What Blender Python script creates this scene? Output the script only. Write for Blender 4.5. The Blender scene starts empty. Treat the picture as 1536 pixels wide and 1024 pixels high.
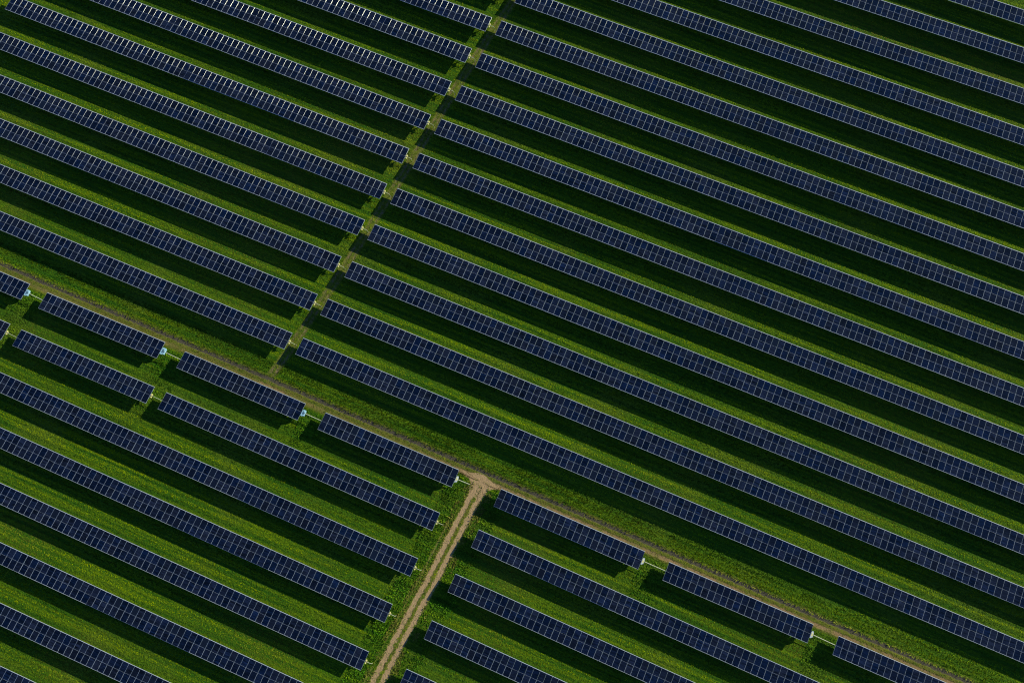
import bpy, math, random
import numpy as np
from mathutils import Matrix, Vector
random.seed(4); rng = np.random.default_rng(11)
C = bpy.context.scene.collection
PITCH, SLOPE, TILT, H0 = 1.134, 3.267, math.radians(-6.0), 1.55
HALF = SLOPE / 2

# ------------------------------------------------------------------ camera
RM = [[0.918767, -0.393396, 0.033288], [0.382654, 0.908081, 0.170187], [-0.097179, -0.143625, 0.984849]]
CAM = [16.535, -24.437, 169.119]
def wv(v): return Vector((v[0], -v[1], -v[2]))
cr, cd, cf = wv(RM[0]), wv(RM[1]), wv(RM[2])
m = Matrix((cr, -cd, -cf)).transposed().to_4x4(); m.translation = Vector(CAM)
cam = bpy.data.cameras.new("camera"); cam.sensor_width = 36; cam.lens = 36 * 1400 / 1536
cam.clip_end = 6000; cam.clip_start = 1
co = bpy.data.objects.new("camera", cam); co.matrix_world = m; C.objects.link(co)
bpy.context.scene.camera = co
bpy.context.scene.cycles.filter_width = 1.15
def project(p):
    d = Vector(p) - Vector(CAM); z = d.dot(cf)
    return 768 + 1400 * d.dot(cr) / z, 512 + 1400 * d.dot(cd) / z, z

# ------------------------------------------------------------------ light
SUN = Vector((1.78, 1.74, 1.0)).normalized()
el = math.asin(SUN.z); az = math.atan2(SUN.x, SUN.y)
w = bpy.data.worlds.new("World"); bpy.context.scene.world = w; w.use_nodes = True
nt = w.node_tree; nt.nodes.clear()
sky = nt.nodes.new("ShaderNodeTexSky"); sky.sky_type = 'NISHITA'; sky.sun_disc = False
sky.sun_elevation = el; sky.sun_rotation = az
sky.altitude = 1500; sky.air_density = 1.0; sky.dust_density = 0.2; sky.ozone_density = 6
bg = nt.nodes.new("ShaderNodeBackground"); bg.inputs[1].default_value = 0.092
wo = nt.nodes.new("ShaderNodeOutputWorld")
nt.links.new(sky.outputs[0], bg.inputs[0]); nt.links.new(bg.outputs[0], wo.inputs[0])
sl = bpy.data.lights.new("sun", 'SUN'); sl.energy = 5.0; sl.angle = math.radians(0.5); sl.color = (1, .93, .56)
so = bpy.data.objects.new("sun", sl); so.rotation_euler = SUN.to_track_quat('Z', 'Y').to_euler(); so.location = (0, 0, 60)
C.objects.link(so)
vs = bpy.context.scene.view_settings
vs.view_transform = 'Standard'; vs.look = 'None'; vs.gamma = 1; vs.exposure = 1.05; vs.use_curve_mapping = False

# ------------------------------------------------------------------ node helpers
class N:
    def __init__(s, name):
        s.m = bpy.data.materials.new(name); s.m.use_nodes = True; s.t = s.m.node_tree; s.t.nodes.clear()
        s.out = s.t.nodes.new("ShaderNodeOutputMaterial")
    def n(s, typ, ins=None, **kw):
        nd = s.t.nodes.new("ShaderNode" + typ)
        for k, v in kw.items(): setattr(nd, k, v)
        for k, v in (ins or {}).items(): s.set(nd.inputs[k], v)
        return nd
    def set(s, sock, v):
        if isinstance(v, bpy.types.NodeSocket): s.t.links.new(v, sock)
        else: sock.default_value = v
    def math(s, op, a, b=0.0, c=0.0):
        nd = s.n("Math", operation=op); s.set(nd.inputs[0], a); s.set(nd.inputs[1], b)
        if op in ('MULTIPLY_ADD', 'COMPARE'): s.set(nd.inputs[2], c)
        return nd.outputs[0]
    def ramp(s, v, lo, hi, a=0.0, b=1.0):
        nd = s.n("MapRange", interpolation_type='SMOOTHSTEP')
        for i, x in enumerate((v, lo, hi, a, b)): s.set(nd.inputs[i], x)
        return nd.outputs[0]
    def mix(s, f, a, b):
        nd = s.n("Mix", data_type='RGBA'); s.set(nd.inputs[0], f)
        for k, x in ((6, a), (7, b)): s.set(nd.inputs[k], x if isinstance(x, bpy.types.NodeSocket) else (*x, 1))
        return nd.outputs[2]
    def noise(s, vec, scale, detail=2.0, rough=.5):
        nd = s.n("TexNoise"); s.set(nd.inputs["Vector"], vec)
        nd.inputs["Scale"].default_value = scale; nd.inputs["Detail"].default_value = detail
        nd.inputs["Roughness"].default_value = rough
        return nd.outputs[0]
    def vmul(s, v, k):
        nd = s.n("VectorMath", operation='MULTIPLY'); s.set(nd.inputs[0], v); nd.inputs[1].default_value = k
        return nd.outputs[0]
    def bsdf(s, **ins):
        nd = s.n("BsdfPrincipled")
        for k, v in ins.items():
            k = k.replace('_', ' '); sock = nd.inputs[k]
            if sock.type == 'RGBA' and not isinstance(v, bpy.types.NodeSocket): v = (*v, 1)
            s.set(sock, v)
        s.t.links.new(nd.outputs[0], s.out.inputs[0]); return nd

def plain(name, col, rough=.5, metal=0.0, var=.12, scale=3.0):
    k = N(name); pos = k.n("NewGeometry").outputs["Position"]
    f = k.noise(pos, scale, 3)
    c = k.mix(f, tuple(x * (1 - var * 2) for x in col), tuple(min(1, x * (1 + var)) for x in col))
    k.bsdf(Base_Color=c, Roughness=rough, Metallic=metal); return k.m

def grass_colour(k, pos):
    st = k.noise(k.vmul(pos, (.035, 1.0, 1)), 1.5, 4, .6)
    big = k.noise(pos, .07, 3)
    fine = k.noise(k.vmul(pos, (.45, 1.0, 1)), 3.2, 4, .65)
    c = k.mix(k.ramp(st, .38, .66), (.022, .076, .0022), (.078, .136, .0014))
    c = k.mix(k.ramp(big, .5, .68, 0, .55), c, (.085, .118, .010))
    c = k.mix(k.ramp(fine, .32, .62, .75, 0), c, (.009, .040, .003))
    return c, fine

k = N("grass_ground"); pos = k.n("NewGeometry").outputs["Position"]
c, fine = grass_colour(k, pos)
bmp = k.n("Bump", {"Height": k.noise(pos, 3.0, 5, .7), "Distance": .30, "Strength": .8})
k.bsdf(Base_Color=c, Roughness=.9, Specular_IOR_Level=.1, Normal=bmp.outputs[0]); M_GROUND = k.m

def track_mat(name, half, width, dirt, dark, patch, cover):
    k = N(name); pos = k.n("NewGeometry").outputs["Position"]
    uv = k.n("UVMap").outputs[0]; sep = k.n("SeparateXYZ", {0: uv}); u = sep.outputs[0]
    g, fine = grass_colour(k, pos)
    dry = k.mix(k.ramp(k.noise(pos, 1.7, 4, .65), .3, .7, *((.05, .6) if name == 'worn_path' else (.25, .85))), g, (.115, .100, .026))
    wob = k.math('MULTIPLY', k.math('SUBTRACT', k.noise(pos, 1.3, 5, .65), .5), {'dirt_road': 1.3, 'dirt_track': .75}.get(name, 1.1))
    d = k.math('ABSOLUTE', k.math('SUBTRACT', k.math('ABSOLUTE', u), half))
    wheel = k.ramp(k.math('ADD', d, wob), width * .5 + .10, width * .5 - .12)
    pm = k.ramp(k.noise(pos, patch, 4, .6), .30 + cover, .52 + cover, 1, .12) if patch else None
    if name == 'dirt_track':
        px_ = k.n("SeparateXYZ", {0: pos}).outputs[0]
        ex = k.math('MAXIMUM', k.ramp(px_, -14, 6), k.ramp(k.math('ABSOLUTE', k.math('ADD', px_, 38.0)), 5, 1.5))
        pm = k.math('MULTIPLY', pm, k.ramp(ex, 0, 1, .35, 1)); pm = k.math('MAXIMUM', pm, k.ramp(u, -.05, .05))
    if pm is not None: wheel = k.math('MULTIPLY', wheel, pm)
    dc = k.mix(k.noise(pos, 1.1, 5, .65), dark, dirt)
    dc = k.mix(k.ramp(k.noise(pos, 6, 3, .7), .55, .75, 0, .5), dc, tuple(min(1, x * 1.35) for x in dirt))
    if name == 'dirt_track': dc = k.mix(k.ramp(u, -.05, .05), dc, (.052, .047, .038))
    side = k.ramp(k.math('ABSOLUTE', u), half + .35, half + 1.1)
    c = k.mix(side, dry, g); c = k.mix(wheel, c, dc)
    hgt = k.math('ADD', k.noise(pos, 4, 5, .7), k.math('MULTIPLY', wheel, -.5))
    bmp = k.n("Bump", {"Height": hgt, "Distance": .14, "Strength": .7})
    k.bsdf(Base_Color=c, Roughness=.92, Specular_IOR_Level=.1, Normal=bmp.outputs[0]); return k.m
M_ROAD = track_mat("dirt_road", .76, .92, (.330, .232, .140), (.170, .115, .068), 1.4, .24)
M_TRACK = track_mat("dirt_track", .68, .74, (.230, .155, .080), (.110, .080, .048), .45, .16)
M_PATH = track_mat("worn_path", .46, .46, (.150, .118, .062), (.075, .068, .036), .8, .07)
M_TRAIL = track_mat("trodden_line", .0, .22, (.150, .150, .050), (.10, .11, .04), .4, .05)

k = N("cells")
uv = k.n("UVMap").outputs[0]; pos = k.n("NewGeometry").outputs["Position"]
rnd = k.n("ObjectInfo").outputs["Random"]
per = k.n("TexWhiteNoise", noise_dimensions='2D'); fl = k.n("VectorMath", operation='FLOOR')
k.set(fl.inputs[0], k.vmul(uv, (1, 1, 1))); k.set(per.inputs["Vector"], fl.outputs[0])
pr = k.math('FRACT', k.math('ADD', per.outputs[0], rnd))
streak = k.noise(k.vmul(pos, (.38, 3.0, 1)), 1.25, 5, .72)
fr = k.n("VectorMath", operation='FRACTION'); k.set(fr.inputs[0], uv)
sp = k.n("SeparateXYZ", {0: fr.outputs[0]})
cu = k.math('FRACT', k.math('MULTIPLY', sp.outputs[0], 6)); cv = k.math('FRACT', k.math('MULTIPLY', sp.outputs[1], 10))
gu = k.math('ABSOLUTE', k.math('SUBTRACT', cu, .5)); gv = k.math('ABSOLUTE', k.math('SUBTRACT', cv, .5))
grid = k.ramp(k.math('MAXIMUM', gu, gv), .44, .49)
c = k.mix(k.ramp(streak, .34, .68), (.0001, .0005, .0020), (.0029, .0094, .045))
c = k.mix(k.math('MULTIPLY', k.math('POWER', pr, 2.0), .8), c, (.0010, .0034, .0165))
c = k.mix(k.ramp(pr, .965, .985, 0, .30), c, (.008, .016, .042))
c = k.mix(k.math('MULTIPLY', grid, .20), c, (.008, .013, .03))
tone = k.n("HueSaturation", {"Color": c}); k.set(tone.inputs["Value"], k.math('MULTIPLY_ADD', k.math('FRACT', k.math('MULTIPLY', pr, 7.31)), .60, .52)); k.set(tone.inputs["Saturation"], k.math('MULTIPLY_ADD', k.math('FRACT', k.math('MULTIPLY', pr, 13.7)), .22, .80)); c = tone.outputs[0]
k.bsdf(Base_Color=c, Roughness=.12, IOR=1.45, Specular_IOR_Level=.30); M_CELL = k.m
M_FRAME = plain("aluminium_frame", (.195, .25, .40), .5, 0, .10)
M_RAIL = plain("edge_rail", (.37, .43, .58), .45, 0, .10)
M_BRIGHT = plain("polished_edge", (.52, .55, .62), .32, 1.0, .03)
M_BACK = plain("back_sheet", (.55, .56, .58), .6)
M_STEEL = plain("galvanised_steel", (.32, .33, .33), .5, .4)
M_RUST = plain("torque_tube", (.26, .22, .19), .6, .2)
M_BLUEBOX = plain("pale_blue_box", (.22, .40, .58), .4, 0, .25, 5)
M_WHITEBOX = plain("white_box", (.34, .39, .50), .4, 0, .12, 5)
M_DARK = plain("dark_inset", (.05, .10, .16), .3)
M_CREAM = plain("cream_bracket", (.48, .46, .20), .5, 0, .15, 8)
M_SHAFT = plain("pale_shaft", (.36, .38, .30), .5, 0, .12)

# ------------------------------------------------------------------ mesh helpers
class MB:
    def __init__(s): s.v = []; s.f = []; s.mi = []; s.uv = []
    def face(s, pts, mi=0, uv=None):
        b = len(s.v); s.v += [tuple(p) for p in pts]; s.f.append(tuple(range(b, b + len(pts)))); s.mi.append(mi)
        s.uv.append(uv or [(0, 0)] * len(pts))
    def box(s, x0, x1, y0, y1, z0, z1, mi=0):
        p = [(x, y, z) for z in (z0, z1) for y in (y0, y1) for x in (x0, x1)]
        for q in ((0, 2, 3, 1), (4, 5, 7, 6), (0, 1, 5, 4), (2, 6, 7, 3), (0, 4, 6, 2), (1, 3, 7, 5)):
            s.face([p[i] for i in q], mi)
    def tube(s, a, b, r, n=8, mi=0):
        a, b = Vector(a), Vector(b); d = (b - a).normalized()
        x = d.orthogonal().normalized(); y = d.cross(x)
        ring = [(x * math.cos(t) + y * math.sin(t)) * r for t in [2 * math.pi * i / n for i in range(n)]]
        for i in range(n):
            j = (i + 1) % n; s.face([a + ring[i], a + ring[j], b + ring[j], b + ring[i]], mi)
        s.face([a + q for q in reversed(ring)], mi); s.face([b + q for q in ring], mi)
    def mesh(s, name, mats):
        me = bpy.data.meshes.new(name); me.from_pydata(s.v, [], s.f)
        for mt in mats: me.materials.append(mt)
        me.polygons.foreach_set("material_index", s.mi)
        ul = me.uv_layers.new(name="UVMap"); ul.data.foreach_set("uv", [c for q in s.uv for p in q for c in p])
        me.update(); return me
def link(name, me, parent=None, loc=(0, 0, 0), rot=(0, 0, 0)):
    o = bpy.data.objects.new(name, me); C.objects.link(o); o.location = loc; o.rotation_euler = rot
    if parent: o.parent = parent
    return o

# one photovoltaic panel, local origin at its centre, z = its top face
PW, PL, FR = 1.116, SLOPE / 2 - .016, .013
def panel_into(mb, cx, cy, sx, upper, uvo=(0, 0)):
    x0, x1, y0, y1 = cx - PW / 2 * sx, cx + PW / 2 * sx, cy - PL / 2, cy + PL / 2
    ch = .011
    X1 = x1 - ch
    fx, fy = FR, .008
    a = [(x0, y0), (X1, y0), (X1, y1), (x0, y1)]
    b = [(x0 + fx, y0 + fy), (x1 - fx, y0 + fy), (x1 - fx, y1 - fy), (x0 + fx, y1 - fy)]
    for i in range(4):
        j = (i + 1) % 4
        mb.face([(*a[i], 0), (*a[j], 0), (*b[j], 0), (*b[i], 0)], 1)
    z = -.004
    mb.face([(*q, z) for q in b], 0, [(uvo[0] + u, uvo[1] + v) for u, v in ((.002, .002), (.998, .002), (.998, .998), (.002, .998))])
    # rounded outer edge of the frame
    mb.face([(X1, y0, 0), (x1, y0, -ch), (x1, y1, -ch), (X1, y1, 0)], 2 if upper else 1)
    t = -.04
    mb.face([(x0, y0, 0), (x0, y0, t), (x1, y0, t), (x1, y0, -ch), (X1, y0, 0)], 1)
    mb.face([(X1, y1, 0), (x1, y1, -ch), (x1, y1, t), (x0, y1, t), (x0, y1, 0)], 1)
    mb.face([(x0, y0, 0), (x0, y1, 0), (x0, y1, t), (x0, y0, t)], 1)
    mb.face([(x1, y0, -ch), (x1, y0, t), (x1, y1, t), (x1, y1, -ch)], 1)
    mb.face([(x0, y0, t), (x0, y1, t), (x1, y1, t), (x1, y0, t)], 3)
PM = [M_CELL, M_FRAME, M_BRIGHT, M_BACK]
def pmesh(up):
    mb = MB(); panel_into(mb, 0, 0, 1, up); return mb.mesh("solar_panel", PM)
P_UP, P_LO = pmesh(True), pmesh(False)
protos = {}
def post_mesh():
    mb = MB(); mb.box(-.07, .07, -.05, -.035, -.3, H0 - .12); mb.box(-.07, .07, .035, .05, -.3, H0 - .12)
    mb.box(-.008, .008, -.035, .035, -.3, H0 - .12); mb.box(-.13, .13, -.10, .10, H0 - .125, H0 - .105)
    return mb.mesh("post", [M_STEEL])
POST = post_mesh()

# ------------------------------------------------------------------ the solar arrays
TABLES = [('Lz', -34.48, 63.02, 1.23, 6.67, 6),
 ('La', -77.66, 54.76, 0.85, 48.97, 43),
 ('Lb', -96.36, 47.27, 0.71, 66.65, 59),
 ('Lc', -116.0, 39.3, 0.72, 85.39, 75),
 ('Ld', -134.85, 31.81, 0.49, 103.3, 91),
 ('Le', -118.82, 23.93, 0.65, 86.2, 76),
 ('Lf', -130.03, 15.86, 0.64, 96.41, 85),
 ('Lg', -125.72, 7.97, 0.58, 91.16, 80),
 ('Lh', -121.37, -0.0, 0.5, 85.71, 76),
 ('Li', -116.89, -8.21, 0.5, 80.18, 71),
 ('Lj', -112.37, -16.48, 0.42, 74.44, 66),
 ('R-4', 20.07, 94.03, 1.5, 52.73, 46),
 ('R-3', 0.42, 85.85, 1.71, 74.75, 66),
 ('R-2', -20.05, 77.7, 1.48, 97.75, 86),
 ('R-1', -39.34, 70.11, 1.14, 119.51, 105),
 ('R0', -25.81, 63.16, 0.83, 108.45, 96),
 ('R1', -26.69, 55.58, 0.87, 111.74, 99),
 ('R2', -27.57, 47.99, 0.81, 115.1, 101),
 ('R3', -28.48, 40.37, 0.77, 118.48, 104),
 ('R4', -29.39, 32.68, 0.65, 121.95, 108),
 ('R5', -30.41, 24.86, 0.56, 125.54, 111),
 ('R6', -31.44, 16.89, 0.52, 129.16, 114),
 ('R7', -32.47, 8.85, 0.46, 132.82, 117),
 ('R8', -33.43, 0.7, 0.41, 136.44, 120),
 ('R9', -34.58, -7.53, 0.3, 140.32, 124),
 ('R10', -35.68, -15.94, 0.21, 144.21, 127),
 ('K0', -106.61, -26.92, 0.5, 18.84, 17),
 ('K1', -83.95, -26.91, 0.56, 24.92, 22),
 ('K2', -54.86, -26.78, 0.09, 24.78, 22),
 ('K3', -26.03, -26.78, 0.23, 26.47, 23),
 ('K4', 8.65, -26.79, -0.03, 27.43, 24),
 ('K5', 40.63, -26.82, 0.13, 26.45, 23),
 ('K6', 71.64, -26.87, 0.0, 26.77, 24),
 ('M0', -102.24, -35.06, 0.4, 14.65, 13),
 ('M1', -85.09, -35.06, 0.41, 28.0, 25),
 ('M2', -54.63, -34.89, -0.06, 54.97, 48),
 ('M3', 7.81, -34.86, -0.44, 71.44, 63),
 ('NL', -97.49, -43.69, 0.02, 97.45, 86),
 ('NR', 7.1, -43.44, -0.37, 52.59, 46),
 ('OL', -92.59, -52.68, 0.09, 91.66, 81),
 ('OR', 6.48, -52.28, -0.39, 33.15, 29),
 ('PL', -87.76, -61.52, 0.07, 86.34, 76),
 ('PR', 5.73, -61.39, -0.3, 13.55, 12),
 ('QL', -82.7, -70.81, 0.14, 72.99, 64),
 ('SL', -77.65, -80.08, 0.24, 54.28, 48),
 ('UL', -72.49, -89.52, 0.35, 27.64, 24)]
LABELS = {}
GROUPS = {}
def nth(i): return ["first", "second", "third", "fourth", "fifth", "sixth", "seventh", "eighth", "ninth", "tenth", "eleventh", "twelfth", "thirteenth", "fourteenth"][i]
GR, GL = "solar arrays on the right of the worn path", "solar arrays on the left of the worn path"
GK, GM = "short solar arrays beside the dirt track", "solar arrays below the dirt track"
for i in range(10): LABELS[f"R{10-i}"] = f"long solar array with its left end at the grass path, {nth(i)} above dirt track"
for i, q in enumerate("jihgfedcba"): LABELS["L" + q] = f"solar array with its right end at the grass path, {nth(i)} above dirt track"
LABELS.update({
 "R0": "long solar array whose path end touches the top edge, eleventh above dirt track",
 "R-1": "solar array cut by the top edge, fourth from the top right corner",
 "R-2": "solar array cut by the top edge, directly below the brownest dry grass strip",
 "R-3": "solar array cut by the top edge, directly above the brownest dry grass strip",
 "R-4": "small bit of solar array in the top right corner",
 "Le": "solar array in the top left corner with grass beyond its left end",
 "Lz": "tiny corner of a solar array at the top edge beside the grass path",
 "K0": "cut-off solar array at the left edge with pale blue box, under dirt track",
 "K1": "short solar array with the largest blue box, second from left under dirt track",
 "K2": "short solar array with small blue box, where grass path meets the dirt track",
 "K3": "short solar array with white box, just left of the dirt road junction",
 "K4": "short solar array just right of the dirt road junction, under dirt track",
 "K5": "short solar array between two gaps, second right of junction under dirt track",
 "K6": "short solar array cut by bottom edge, third right of junction beside dirt track",
 "M0": "sliver of solar array at the left edge, below the cut-off array with blue box",
 "M1": "short solar array with a gap at both ends, below the largest blue box",
 "M2": "solar array ending at the dirt road, directly below the array with white box",
 "M3": "solar array starting right of the dirt road, directly below the junction's right array",
 "NL": "solar array from left edge to dirt road, longest of those left of road",
 "OL": "second longest solar array running from the left edge to the dirt road",
 "PL": "solar array from left edge to dirt road, ending just above the bottom edge",
 "NR": "solar array right of the dirt road, second below the junction's right array",
 "OR": "solar array right of the dirt road, third below the junction's right array",
 "PR": "stub of solar array at the bottom edge just right of the dirt road",
 "QL": "solar array from left to bottom edge, third from the bottom left corner",
 "SL": "solar array from left to bottom edge, second from the bottom left corner",
 "UL": "small bit of solar array in the bottom left corner"})
TIL = Matrix.Rotation(TILT, 3, 'X')
def loc_t(x, y, z=0.0):
    v = TIL @ Vector((x, y, z)); return Vector((v.x, v.y, v.z + H0))
LINK = {"K0": "K1", "K1": "K2", "K2": "K3", "K4": "K5", "K5": "K6", "M0": "M1", "M1": "M2"}
TD = {t[0]: t for t in TABLES}
for (nm, X, Y, yaw, L, nc) in TABLES:
    root = bpy.data.objects.new("solar_array", None); root.empty_display_size = .5; C.objects.link(root)
    root.location = (X, Y, 0); root.rotation_euler = (0, 0, math.radians(yaw))
    root["label"] = LABELS[nm]; root["category"] = "solar array"
    root["group"] = GR if nm[0] == 'R' else GL if nm[0] == 'L' else GK if nm[0] == 'K' else GM
    cy_, sy_ = math.cos(math.radians(yaw)), math.sin(math.radians(yaw))
    step = L / nc; sx = step / PITCH
    cells = []; joint = []; q = 0
    while q <= nc:
        w_ = random.randint(9, 26); joint += [(random.gauss(0, .005), random.gauss(0, .010), random.gauss(0, .007))] * w_; q += w_
    for i in range(nc):
        for up in (True, False):
            x = (i + .5) * step; y = (HALF / 2) * (1 if up else -1)
            p = loc_t(x, y); wp = (X + cy_ * p.x - sy_ * p.y, Y + sy_ * p.x + cy_ * p.y, p.z)
            px, py, pz = project(wp)
            cells.append((pz if (-4 < px < 1540 and -4 < py < 1028) else 1e6 + i, i, up, x, y))
    order = sorted(cells)
    single = order[:100]
    rest = order[100:]
    for (_, i, up, x, y) in single:
        if 0: pass
        jt, jz, jy = joint[i]; p = loc_t(x, y + jy); p.z += jz + y * jt
        o = link("solar_panel", P_UP if up else P_LO, root, p, (TILT + jt + random.gauss(0, .0015), random.gauss(0, .0018), 0))
        o.scale = (sx, 1, 1)
    if rest:
        mb = MB()
        for (_, i, up, x, y) in rest: panel_into(mb, x, y, sx, up, (i, 7 if up else 3))
        o = link("solar_panel", mb.mesh("solar_panel_run", PM), root, (0, 0, H0), (TILT, 0, 0)); o["kind"] = "stuff"
    # long rails clipped over the upper and lower panel edges
    for s, wd in ((1, .050), (-1, .018)):
        mb = MB(); y0 = s * (HALF - .006); y1 = s * (HALF + wd)
        mb.box(0, L, min(y0, y1), max(y0, y1), -.045, .006)
        link("edge_rail", mb.mesh("edge_rail", [M_RAIL]), root, (0, 0, H0), (TILT, 0, 0))
    mb = MB(); mb.tube((-.02, 0, 0), (L + .35, 0, 0), .075, 10)
    link("torque_tube", mb.mesh("torque_tube", [M_RUST]), root, (0, 0, H0 - .125), (0, 0, 0))
    npost = max(2, int(L / 9.2) + 1)
    for i in range(npost):
        link("post", POST, root, (.35 + (L - .7) * i / (npost - 1), 0, 0))
    # fittings at the visible right-hand end
    endvis = nm[0] == 'L' or nm in ("K0", "K1", "K2", "K3", "K4", "K5", "M0", "M1", "M2", "NL", "OL", "PL")
    if endvis:
        if nm[0] == 'K':
            blue = nm in ("K0", "K1", "K2")
            wx = .80 if nm == "K1" else .66 if blue else .40; hy = 1.0 if nm == "K1" else .9
            mb = MB()
            # housing with a sloped hood
            x0 = L + .06; z0, z1 = -.35, .06
            mb.box(x0, x0 + wx, -.50, -.50 + hy, z0, z1)
            mb.box(x0 + .10, x0 + wx - .06, -.50 + hy + .002, -.50 + hy + .16, z0 + .1, z1 - .03)
            mb.box(x0 - .02, x0 + wx * .55, -.64, -.503, z0 + .1, z1 - .02)
            bx = link("control_box", mb.mesh("control_box", [M_BLUEBOX if blue else M_WHITEBOX]), root, (0, 0, H0), (TILT, 0, 0))
            mb = MB(); mb.box(x0 + wx * .25, x0 + wx * .62, -.34, -.40 + hy * .8, z1 + .003, z1 + .03)
            mb.box(x0 + wx * .70, x0 + wx * .9, -.2, .1, z1 + .003, z1 + .05)
            link("cover", mb.mesh("cover", [M_DARK if blue else M_CREAM]), bx, (0, 0, 0))
            bx["label"] = ("pale blue" if blue else "white") + " control box at the end of the tube"
        else:
            mb = MB(); x0 = L + .10
            mb.box(x0, x0 + .16, .06, .36, -.30, -.02); mb.box(x0 + .04, x0 + .24, -.36, -.12, -.36, -.08)
            mb.box(x0 + .16, x0 + .30, .14, .25, -.22, -.06)
            link("end_bracket", mb.mesh("end_bracket", [M_CREAM]), root, (0, 0, H0), (TILT, 0, 0))
        if nm in LINK:
            t2 = TD[LINK[nm]]; dx, dy = t2[1] - X, t2[2] - Y
            tgt = Vector((cy_ * dx + sy_ * dy, -sy_ * dx + cy_ * dy, H0 - .12))
            mb = MB(); mb.tube((L + .3, 0, H0 - .12), tgt + Vector((.05, 0, 0)), .055 if nm[0] == 'K' else .035)
            link("drive_shaft", mb.mesh("drive_shaft", [M_SHAFT]), root)
        elif nm == "K3":
            mb = MB(); mb.tube((L + .3, 0, H0 - .12), (L + 2.6, .05, H0 - .18), .06); mb.tube((L + 2.6, .05, H0 - .15), (L + 2.6, .05, 0), .05)
            link("drive_shaft", mb.mesh("drive_shaft", [M_SHAFT]), root)
        elif nm[0] in "LNOPM":
            mb = MB(); mb.tube((L + .3, 0, H0 - .12), (L + 1.15, -.02, H0 - .2), .035); mb.tube((L + 1.15, -.02, H0 - .17), (L + 1.25, -.05, 0), .035)
            link("drive_shaft", mb.mesh("drive_shaft", [M_SHAFT]), root)

# ------------------------------------------------------------------ ground, road, tracks
def struct(name, me):
    o = link(name, me); o["kind"] = "structure"; return o
mb = MB(); G = 3000; mb.face([(-G, -G, 0), (G, -G, 0), (G, G, 0), (-G, G, 0)]); struct("ground", mb.mesh("ground", [M_GROUND]))
def resample(pts, d):
    pts = np.array(pts, float); seg = np.hypot(*np.diff(pts, axis=0).T); s = np.concatenate([[0], np.cumsum(seg)])
    t = np.arange(0, s[-1], d); q = np.stack([np.interp(t, s, pts[:, 0]), np.interp(t, s, pts[:, 1])], 1)
    ker = np.ones(9) / 9
    if len(q) > 20:
        p2 = np.stack([np.convolve(np.pad(q[:, i], 4, mode='edge'), ker, 'valid') for i in (0, 1)], 1); q = p2
    return q
def strip(mb, pts, half, z, d=.6, nx=8, off=0.0):
    q = resample(pts, d); t = np.gradient(q, axis=0); t /= np.linalg.norm(t, axis=1)[:, None] + 1e-9
    nrm = np.stack([-t[:, 1], t[:, 0]], 1)
    us = np.linspace(-half, half, nx + 1)
    for i in range(len(q) - 1):
        for j in range(nx):
            P = [(*(q[a] + nrm[a] * us[b]), z) for a, b in ((i, j), (i + 1, j), (i + 1, j + 1), (i, j + 1))]
            U = [(us[b] + off, a * d) for a, b in ((i, j), (i + 1, j), (i + 1, j + 1), (i, j + 1))]
            # keep faces pointing up
            e = np.cross(np.subtract(P[1], P[0]), np.subtract(P[2], P[0]))
            if e[2] < 0: P = P[::-1]; U = U[::-1]
            mb.face(P, 0, U)
    return q
roadL = [(4.35, -26.78), (3.96, -29.17), (3.84, -31.21), (3.61, -33.68), (3.45, -36.34), (3.17, -39.83), (3.06, -41.55), (2.83, -45.3), (2.26, -50.13), (2.02, -54.29), (1.63, -57.59), (1.39, -61.69), (1.2, -64.42), (.6, -72), (0, -82), (-1, -95), (-2, -110)]
roadR = [(5.9, -26.12), (5.62, -28.25), (5.4, -30.55), (5.24, -32.99), (4.99, -35.69), (4.67, -39.56), (4.75, -40.78), (4.41, -44.81), (3.73, -49.72), (3.48, -53.88), (3.1, -56.91), (2.9, -60.75), (2.6, -63.74), (2, -72), (1.4, -82), (.4, -95), (-.6, -110)]
road_c = [((a[0] + b[0]) / 2, (a[1] + b[1]) / 2) for a, b in zip(roadL, roadR)]
mb = MB(); road_q = strip(mb, [(5.6, -24.6)] + road_c, 1.9, .008)
fan = [(-.6, -25.35), (.4, -24.85), (1.8, -24.75), (3.2, -24.5), (3.7, -23.95), (4.6, -23.9), (5.6, -24.4), (6.5, -24.75), (8.0, -24.85), (8.9, -25.2), (8.1, -25.6), (7.0, -25.8), (6.5, -26.3), (6.3, -27.6), (5.9, -29.3), (4.4, -27.9), (3.5, -28.6), (3.3, -27.2), (3.2, -26.0), (2.4, -25.5), (1.2, -25.5)]
fc = (4.7, -25.5)
fq = resample(fan + [fan[0]], .25)
fq = np.array([(x + rng.normal(0, .07), y + rng.normal(0, .07)) for x, y in fq])
for i in range(len(fq)):
    a, b = fq[i], fq[(i + 1) % len(fq)]
    tri = [(*fc, .013), (*a, .013), (*b, .013)]
    if np.cross(np.subtract(tri[1], tri[0]), np.subtract(tri[2], tri[0]))[2] < 0: tri = [tri[0], tri[2], tri[1]]
    mb.face(tri, 0, [(.70, 0)] * 3)
struct("dirt_road", mb.mesh("dirt_road", [M_ROAD]))
TRY = -24.33
track_c = [(-150, TRY - .15), (-93.3, TRY - .15), (-74.9, TRY - .12), (-51, TRY + .02), (3.4, TRY + .03), (39, TRY + .05), (65, TRY - .05), (86, TRY), (130, TRY)]
mb = MB(); strip(mb, track_c, 1.45, .004, 1.0); struct("dirt_track", mb.mesh("dirt_track", [M_TRACK]))
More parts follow.
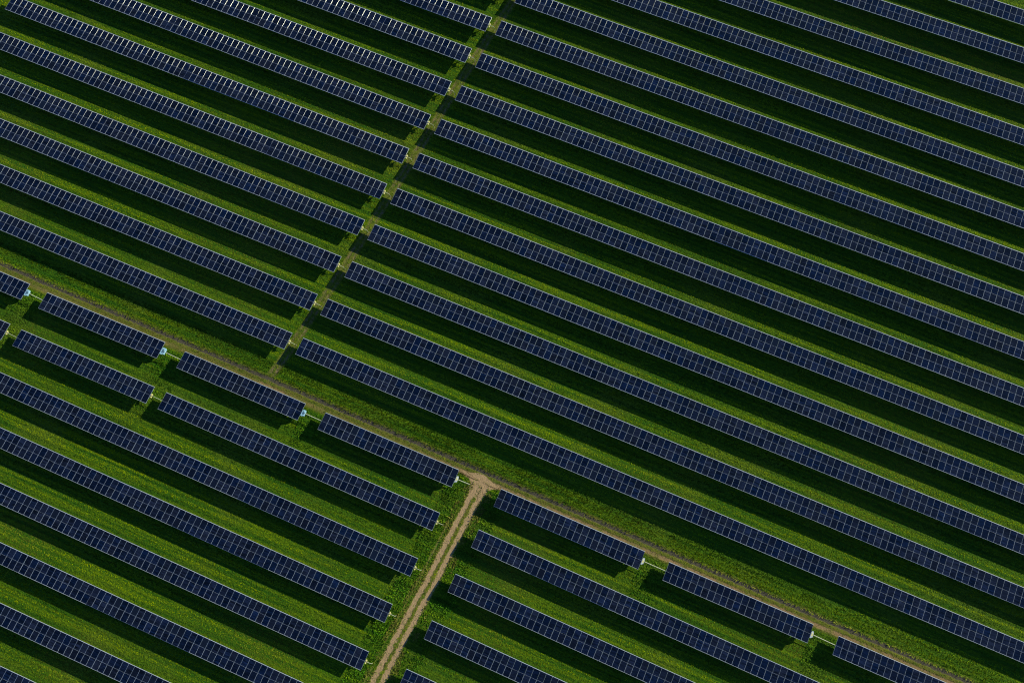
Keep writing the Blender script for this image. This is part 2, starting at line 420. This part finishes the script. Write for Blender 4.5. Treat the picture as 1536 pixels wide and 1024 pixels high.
gap_c = [(-23.5, 80), (-25.6, 69), (-26.9, 61.1), (-27.8, 55), (-28.7, 49), (-29.5, 43.3), (-30.2, 37), (-31.0, 30), (-31.8, 23.5), (-32.6, 17), (-33.6, 9.5), (-34.5, 2), (-35.5, -4.5), (-36.7, -12), (-37.8, -19), (-38.6, -22.6), (-38.9, -24.4)]
mb = MB(); gap_q = strip(mb, gap_c, .95, .006); struct("worn_path", mb.mesh("worn_path", [M_PATH]))
pale = [(2.4, -33.5), (2.1, -37), (1.85, -41.0), (1.6, -44.7), (1.45, -47.8), (.95, -52.6), (.5, -59.3), (-.2, -66)]
mb = MB(); strip(mb, pale, .3, .005, .5, 4); struct("trodden_line", mb.mesh("trodden_line", [M_TRAIL]))

# ------------------------------------------------------------------ grass: one mesh of separate leaning blades
def lattice(seed, n=256):
    return np.random.default_rng(seed).random((n, n)).astype(np.float32)
def vnoise(x, y, seed):
    g = lattice(seed); n = g.shape[0]
    xi = np.floor(x).astype(int); yi = np.floor(y).astype(int); fx = x - xi; fy = y - yi
    fx = fx * fx * (3 - 2 * fx); fy = fy * fy * (3 - 2 * fy)
    a = g[yi % n, xi % n]; b = g[yi % n, (xi + 1) % n]; c = g[(yi + 1) % n, xi % n]; d = g[(yi + 1) % n, (xi + 1) % n]
    return (a * (1 - fx) + b * fx) * (1 - fy) + (c * (1 - fx) + d * fx) * fy
QUAD = np.array([(-128, 25), (66, 105), (109, -20), (-62, -98)], float)
def inside(x, y):
    ok = np.ones(len(x), bool)
    for i in range(4):
        a, b = QUAD[i], QUAD[(i + 1) % 4]
        ok &= ((b[0] - a[0]) * (y - a[1]) - (b[1] - a[1]) * (x - a[0])) < 0
    return ok
def dist_poly(x, y, q):
    d = np.full(len(x), 1e9)
    for i in range(0, len(q) - 1, 3):
        a = q[i]; b = q[min(i + 3, len(q) - 1)]; ab = b - a; t = np.clip(((x - a[0]) * ab[0] + (y - a[1]) * ab[1]) / (ab @ ab), 0, 1)
        d = np.minimum(d, np.hypot(x - a[0] - t * ab[0], y - a[1] - t * ab[1]))
    return d
def dist_line(x, y, pts):
    return dist_poly(x, y, np.repeat(np.array(pts, float), 1, axis=0)) if False else dist_poly3(x, y, np.array(pts, float))
def dist_poly3(x, y, q):
    d = np.full(len(x), 1e9)
    for a, b in zip(q[:-1], q[1:]):
        ab = b - a; t = np.clip(((x - a[0]) * ab[0] + (y - a[1]) * ab[1]) / (ab @ ab), 0, 1)
        d = np.minimum(d, np.hypot(x - a[0] - t * ab[0], y - a[1] - t * ab[1]))
    return d
def blades(name, x, y, hgt, wid, col, mat, lean):
    n = len(x); ang = rng.random(n) * 2 * np.pi; ln = np.radians(lean + (82 - lean) * rng.random(n))
    dx, dy = np.cos(ang), np.sin(ang); px, py = -dy, dx
    L_ = hgt; reach = L_ * np.sin(ln); top = L_ * np.cos(ln)
    V = np.zeros((n, 4, 3), np.float32)
    V[:, 0] = np.stack([x - px * wid * .25, y - py * wid * .25, np.full(n, .0)], 1)
    V[:, 1] = np.stack([x + dx * reach * .55 + px * wid * .5, y + dy * reach * .55 + py * wid * .5, top * .65], 1)
    V[:, 2] = np.stack([x + dx * reach, y + dy * reach, top], 1)
    V[:, 3] = np.stack([x + dx * reach * .45 - px * wid * .5, y + dy * reach * .45 - py * wid * .5, top * .55], 1)
    me = bpy.data.meshes.new(name); me.vertices.add(n * 4); me.vertices.foreach_set("co", V.ravel())
    me.loops.add(n * 4); me.loops.foreach_set("vertex_index", np.arange(n * 4, dtype=np.int32))
    me.polygons.add(n); me.polygons.foreach_set("loop_start", np.arange(0, n * 4, 4, dtype=np.int32))
    at = me.attributes.new("tint", 'FLOAT_COLOR', 'POINT')
    cc = np.ones((n, 4, 4), np.float32); cc[:, :, :3] = col[:, None, :]
    at.data.foreach_set("color", cc.ravel()); me.materials.append(mat); me.update(); me.validate()
    o = link(name, me); o["kind"] = "stuff"; return o
k = N("blades"); at = k.n("Attribute", attribute_name="tint").outputs["Color"]
df = k.n("BsdfPrincipled", {"Base Color": at, "Roughness": .8, "Specular IOR Level": .02})
tr = k.n("BsdfTranslucent", {"Color": at}); mx = k.n("MixShader", {0: .28, 1: df.outputs[0], 2: tr.outputs[0]})
k.t.links.new(mx.outputs[0], k.out.inputs[0]); M_BLADE = k.m

A = 280 * 220; DENS = 30
n = int(A * DENS); x = rng.uniform(-150, 130, n); y = rng.uniform(-105, 115, n)
ok = inside(x, y); x, y = x[ok], y[ok]
dr = dist_poly3(x, y, np.array(road_c)); dg = dist_poly3(x, y, np.array(gap_c)); dt = y - np.interp(x, [p[0] for p in track_c], [p[1] for p in track_c])
dp = dist_poly3(x, y, np.array(pale))
edge = vnoise(x * 1.1, y * 1.1, 5) * .5 - .25
wheel_r = np.abs(dr - .76 + edge * .6) < .42
road_zone = (y < -24.5)
fan_d = np.hypot((x - 4.6) / 3.8, (y + 25.2) / 1.0)
keep = ~(road_zone & wheel_r & (rng.random(len(x)) < np.where(vnoise(x * .8, y * .8, 71) > .62, .72, .97)))
keep &= ~((fan_d + edge < 1.0) & (rng.random(len(x)) < .86))
up_w = np.abs(dt - .68 + edge * .4) < .33; lo_w = np.abs(dt + .68 + edge * .5) < .36
keep &= ~(up_w & (rng.random(len(x)) < .96))
keep &= ~(lo_w & (rng.random(len(x)) < np.where((x > -8) | (np.abs(x + 38) < 3), .5, .1) + .4 * (vnoise(x * .18, y * .5, 21) > .5)))
keep &= ~((np.abs(dt) < .4) & (rng.random(len(x)) < .2))
keep &= ~((dg < 1.0) & (rng.random(len(x)) < np.where(np.abs(dg - .46 + edge * .5) < .26, .50, .10)))
keep &= ~((dp < .14) & (rng.random(len(x)) < .8))
x, y, dr, dg, dt = x[keep], y[keep], dr[keep], dg[keep], dt[keep]; n = len(x)
yr = y - .0065 * (x + 20)
st = vnoise(x * .014 + 7, yr * 1.3, 1) * .5 + vnoise(x * .035, yr * 3.6, 2) * .5          # mowing lines along the arrays
cl = vnoise(x * .9, y * 1.5, 3) * .5 + vnoise(x * 2.4, y * 2.8, 4) * .5                 # clumps
bigp = vnoise(x * .06, y * .06, 6)
edge2 = vnoise(x * .7, y * .7, 61) * .9 - .45
h = .07 + .09 * cl + .05 * st + .04 * rng.random(n)
tall = (dt > .95) & (dt < 4.6) & (dg > 1.0 + edge2)
h = np.where(tall, h + .03 + .06 * cl, h)
h = np.where((dt > .95) & (dt < 1.55), h + .34, h)
rough = (((dr < 5.5) & (dr > 1.2) & (y < -25)) | ((y < -26) & (y > -38) & (np.abs(x + 87.5) < 2.6)) | ((y < -26) & (y > -38) & ((np.abs(x + 57) < 2.6) | (np.abs(x + 28) < 2.2) | (np.abs(x - 38.5) < 2.4) | (np.abs(x - 69.8) < 2.2))))
rn = vnoise(x * .55, y * .55, 9)
h = np.where(rough, h + np.where(dr < 6, .20, .08) * rn, h)
h = np.where((dg < 1.1) | (np.abs(dt) < 1.0) | ((dr < 1.15) & (y < -25)), .10 + .16 * rng.random(n) * (.5 + cl), h)
green = np.array([.044, .112, .0020]); yel = np.array([.170, .226, .0010]); deep = np.array([.008, .038, .0060]); dry = np.array([.150, .135, .024]); lush = np.array([.026, .094, .006])
t = np.clip((st - .28) / .36, 0, 1)[:, None]
col = green * (1 - t) + yel * t
# mowing passes: lines that follow each array at fixed distances above its upper edge, then a painted shade ramp
mow = np.zeros(n); bare = np.zeros(n); shade_ramp = np.zeros(n)
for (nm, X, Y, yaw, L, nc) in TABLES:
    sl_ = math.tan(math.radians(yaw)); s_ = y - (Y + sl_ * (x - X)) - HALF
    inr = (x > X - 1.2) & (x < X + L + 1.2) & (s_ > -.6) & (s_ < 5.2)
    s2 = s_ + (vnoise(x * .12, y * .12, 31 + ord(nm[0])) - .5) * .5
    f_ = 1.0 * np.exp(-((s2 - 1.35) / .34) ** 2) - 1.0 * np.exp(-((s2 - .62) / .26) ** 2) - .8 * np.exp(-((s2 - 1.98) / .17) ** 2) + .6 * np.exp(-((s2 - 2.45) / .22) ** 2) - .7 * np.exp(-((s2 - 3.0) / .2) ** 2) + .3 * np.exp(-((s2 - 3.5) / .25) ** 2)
    mow = np.where(inr, f_, mow); shade_ramp = np.where(inr, np.clip((s2 - 1.9) / 1.9, 0, 1), shade_ramp); bare = np.where(inr & (s2 < .75) & (s2 > -.1), 1, bare)
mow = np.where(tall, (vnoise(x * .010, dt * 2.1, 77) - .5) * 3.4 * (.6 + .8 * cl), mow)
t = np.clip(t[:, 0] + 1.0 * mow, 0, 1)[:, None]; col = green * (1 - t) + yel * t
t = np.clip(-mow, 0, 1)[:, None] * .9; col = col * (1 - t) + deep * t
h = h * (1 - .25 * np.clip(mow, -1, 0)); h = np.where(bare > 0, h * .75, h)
t = (bare * .35 * (vnoise(x * .3, y * .8, 41) > .45))[:, None]; col = col * (1 - t) + np.array([.085, .085, .014]) * t
st2 = vnoise(x * .02, yr * 4.4, 88); st3 = vnoise(x * .16, yr * 5.2, 89)
t = (np.clip((.50 - st2) / .12, 0, 1) * .68 + np.clip((.42 - st3) / .2, 0, 1) * .45)[:, None]; t = np.clip(t, 0, .85); col = col * (1 - t) + deep * t
col = col * (1 - .42 * shade_ramp * (.6 + .8 * st3))[:, None]; h = h * (1 + .5 * shade_ramp)  # taller grass, with shade toward the shadow's edge painted into the blade colour
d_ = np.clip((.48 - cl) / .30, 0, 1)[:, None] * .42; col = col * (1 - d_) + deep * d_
b_ = (np.clip((bigp - .62) / .25, 0, 1) * .35)[:, None]; col = col * (1 - b_) + dry * b_
far = (np.clip((y - 62) / 18, 0, 1) * np.clip((x - 18) / 20, 0, 1) * (.12 + .88 * np.exp(-((y - (82.0 + (x - 35) * .0265)) / 2.6) ** 2)))[:, None] * .7
col = col * (1 - far) + dry * far
t = (tall * .30)[:, None]; col = col * (1 - t) + lush * 1.15 * t
t = (rough * .6)[:, None]; col = col * (1 - t) + (lush * (.45 + 1.1 * rn[:, None])) * t
pth = np.where(dg < .85 + edge2, .42, 0) + np.where((np.abs(dt) < 1.3) & (dg >= 1.25), .62, 0); pth = np.clip(pth, 0, .8)[:, None]
pth = pth * (.55 + .6 * vnoise(x * .8, y * 1.4, 51))[:, None]; col = col * (1 - pth) + dry * (.45 + .75 * rng.random((n, 1))) * pth
t = np.where((dr < 2.6) & (dr > 1.2) & (y < -26) & (rn > np.where(x < np.interp(y, [p[1] for p in road_c][::-1], [p[0] for p in road_c][::-1]), .40, .60)), .65, 0)[:, None]; col = col * (1 - t) + np.array([.13, .10, .03]) * t
lane = np.where(tall, np.clip((vnoise(x * .008, dt * 2.3, 91) - .2) / .6, 0, 1), .5)
col = col * np.where(tall, .42 + 1.25 * lane, .66 + .72 * np.clip((st2 - .15) / .7, 0, 1))[:, None]
col = col * 1.12 * (.86 + .28 * rng.random((n, 1)))
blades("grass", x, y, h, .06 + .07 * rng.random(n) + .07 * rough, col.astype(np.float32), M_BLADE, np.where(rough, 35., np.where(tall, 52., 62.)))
print("blades", n)
